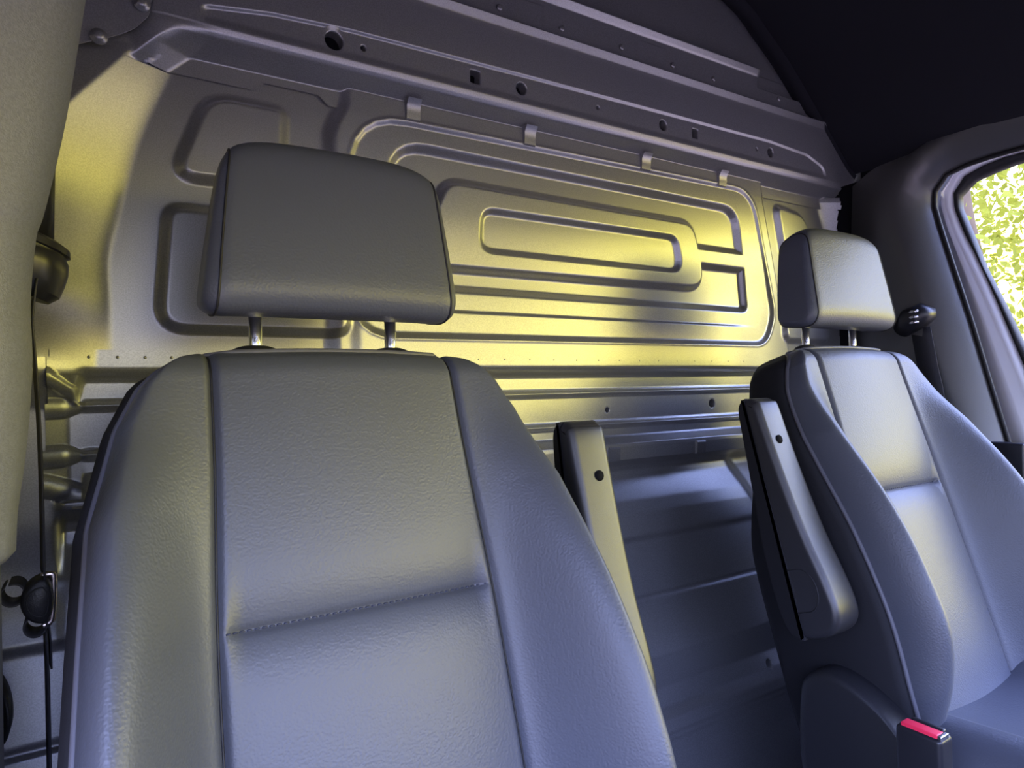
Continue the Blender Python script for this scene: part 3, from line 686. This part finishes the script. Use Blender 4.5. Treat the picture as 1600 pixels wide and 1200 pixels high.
# belt guide on the far pillar
fb = thing('seat_belt', at(1435, 500, X=1.455), 'dark seat belt and guide on the far pillar behind the far headrest', 'seat belt', 'seat belts')
q = at(1436, 497, X=1.452)
MB().tube([q+Vector((.0, .035, -.022)), q+Vector((-.012, .01, -.004)), q+Vector((-.012, -.016, .006)), q+Vector((0, -.03, .006))], [.018, .026, .024, .012], 18).build('guide_loop_cover', 'blackp', fb)
for k in range(3):
    MB().tube([q+Vector((-.030, .006, -.012+.011*k)), q+Vector((-.0365, -.004, -.011+.011*k)), q+Vector((-.034, -.016, -.010+.011*k))], .0032, 8).build('guide_rib', 'chrome', fb)
w0 = at(1438, 512, X=1.45); w1 = at(1462, 640, X=1.44)
strap([w0, (w0+w1)/2, w1, w1+Vector((0, -.02, -.25))], .046, .0012, (.25, 1, 0)).build('webbing', 'web', fb)

# buckle beside the far cushion
XBK = .805
bk = thing('seat_belt_buckle', at(1440, 1190, X=XBK), 'black belt buckle with a red release button beside the far cushion', 'buckle')
a = at(1413, 1124, X=XBK-.012); b_ = at(1474, 1148, X=XBK-.012)
ax_ = (b_-a).normalized(); L = (b_-a).length
sd = Vector((1, 0, 0)); sd = (sd-ax_*sd.dot(ax_)).normalized(); nr = ax_.cross(sd).normalized()
if nr.z < 0: nr = -nr
def obx(o0, l0, l1, s0, s1, n0, n1, bev, name, mt, par):
    V = MB().box(l0, l1, s0, s1, n0, n1, bev)
    V.V = [tuple(o0+ax_*p[0]+sd*p[1]+nr*p[2]) for p in V.V]; return V.build(name, mt, par)
obx(a, -.004, L+.004, -.014, .014, -.10, -.002, .005, 'buckle_body', 'blackp', bk)
obx(a, .001, L*.97, -.011, .004, -.008, .0015, .0015, 'release_button', 'red', bk)
obx(a, L*.97, L+.003, -.011, .006, -.006, .0012, .0008, 'button_edge', 'chrome', bk)
obx(a, .004, L-.002, .005, .012, -.004, .0025, .002, 'tongue_slot_rim', 'blackp', bk)

# ------------------------------------------------------------------ outside: ground and a shrub beyond the far window
MB().box(-14, 22, -22, 16, -1.70, -1.64).build('ground', 'ground', kind='structure', smooth=False)
tree = thing('tree', (3.4, 1.35, -1.64), 'sunlit yellow-green leafy tree outside the far door window', 'tree')
for k in range(7):
    a = RNG.uniform(0, 2*PI); x, y, z = 3.4, 1.35, -1.64
    P = [Vector((x, y, z))]
    for j in range(7): P.append(P[-1]+Vector((math.cos(a)*.13+RNG.normal()*.05, math.sin(a)*.16+RNG.normal()*.05, .48)))
    MB().tube(catmull(P, 3), [.035*(1-i/22.)+.004 for i in range(22)], 7).build('branch', 'bark', tree)
N = 15000; V = []; F = []
cl = [(3.4+RNG.normal()*.40, 1.35+RNG.normal()*.65, .55+RNG.normal()*.75, RNG.uniform(.07, .20)) for _ in range(110)]
for i in range(N):
    c_x, c_y, c_z, c_r = cl[RNG.integers(len(cl))]
    p = np.array([c_x, c_y, c_z])+RNG.normal(size=3)*c_r
    d = RNG.normal(size=3); d /= np.linalg.norm(d); e = np.cross(d, RNG.normal(size=3)); e /= np.linalg.norm(e); n_ = np.cross(d, e)
    L = RNG.uniform(.014, .028); w = L*.45; k = len(V)
    V += [p-d*L, p-d*L*.3+e*w+n_*.15*w, p+d*L*.4+e*w*.8+n_*.1*w, p+d*L, p+d*L*.4-e*w*.8+n_*.1*w, p-d*L*.3-e*w+n_*.15*w, p-d*L*.3-n_*.1*w, p+d*L*.4-n_*.12*w]
    F += [(k, k+1, k+6), (k+1, k+2, k+7, k+6), (k+2, k+3, k+7), (k+3, k+4, k+7), (k+4, k+5, k+6, k+7), (k+5, k, k+6)]
fo = mk('foliage', V, F, 'leaf', tree, kind='stuff')
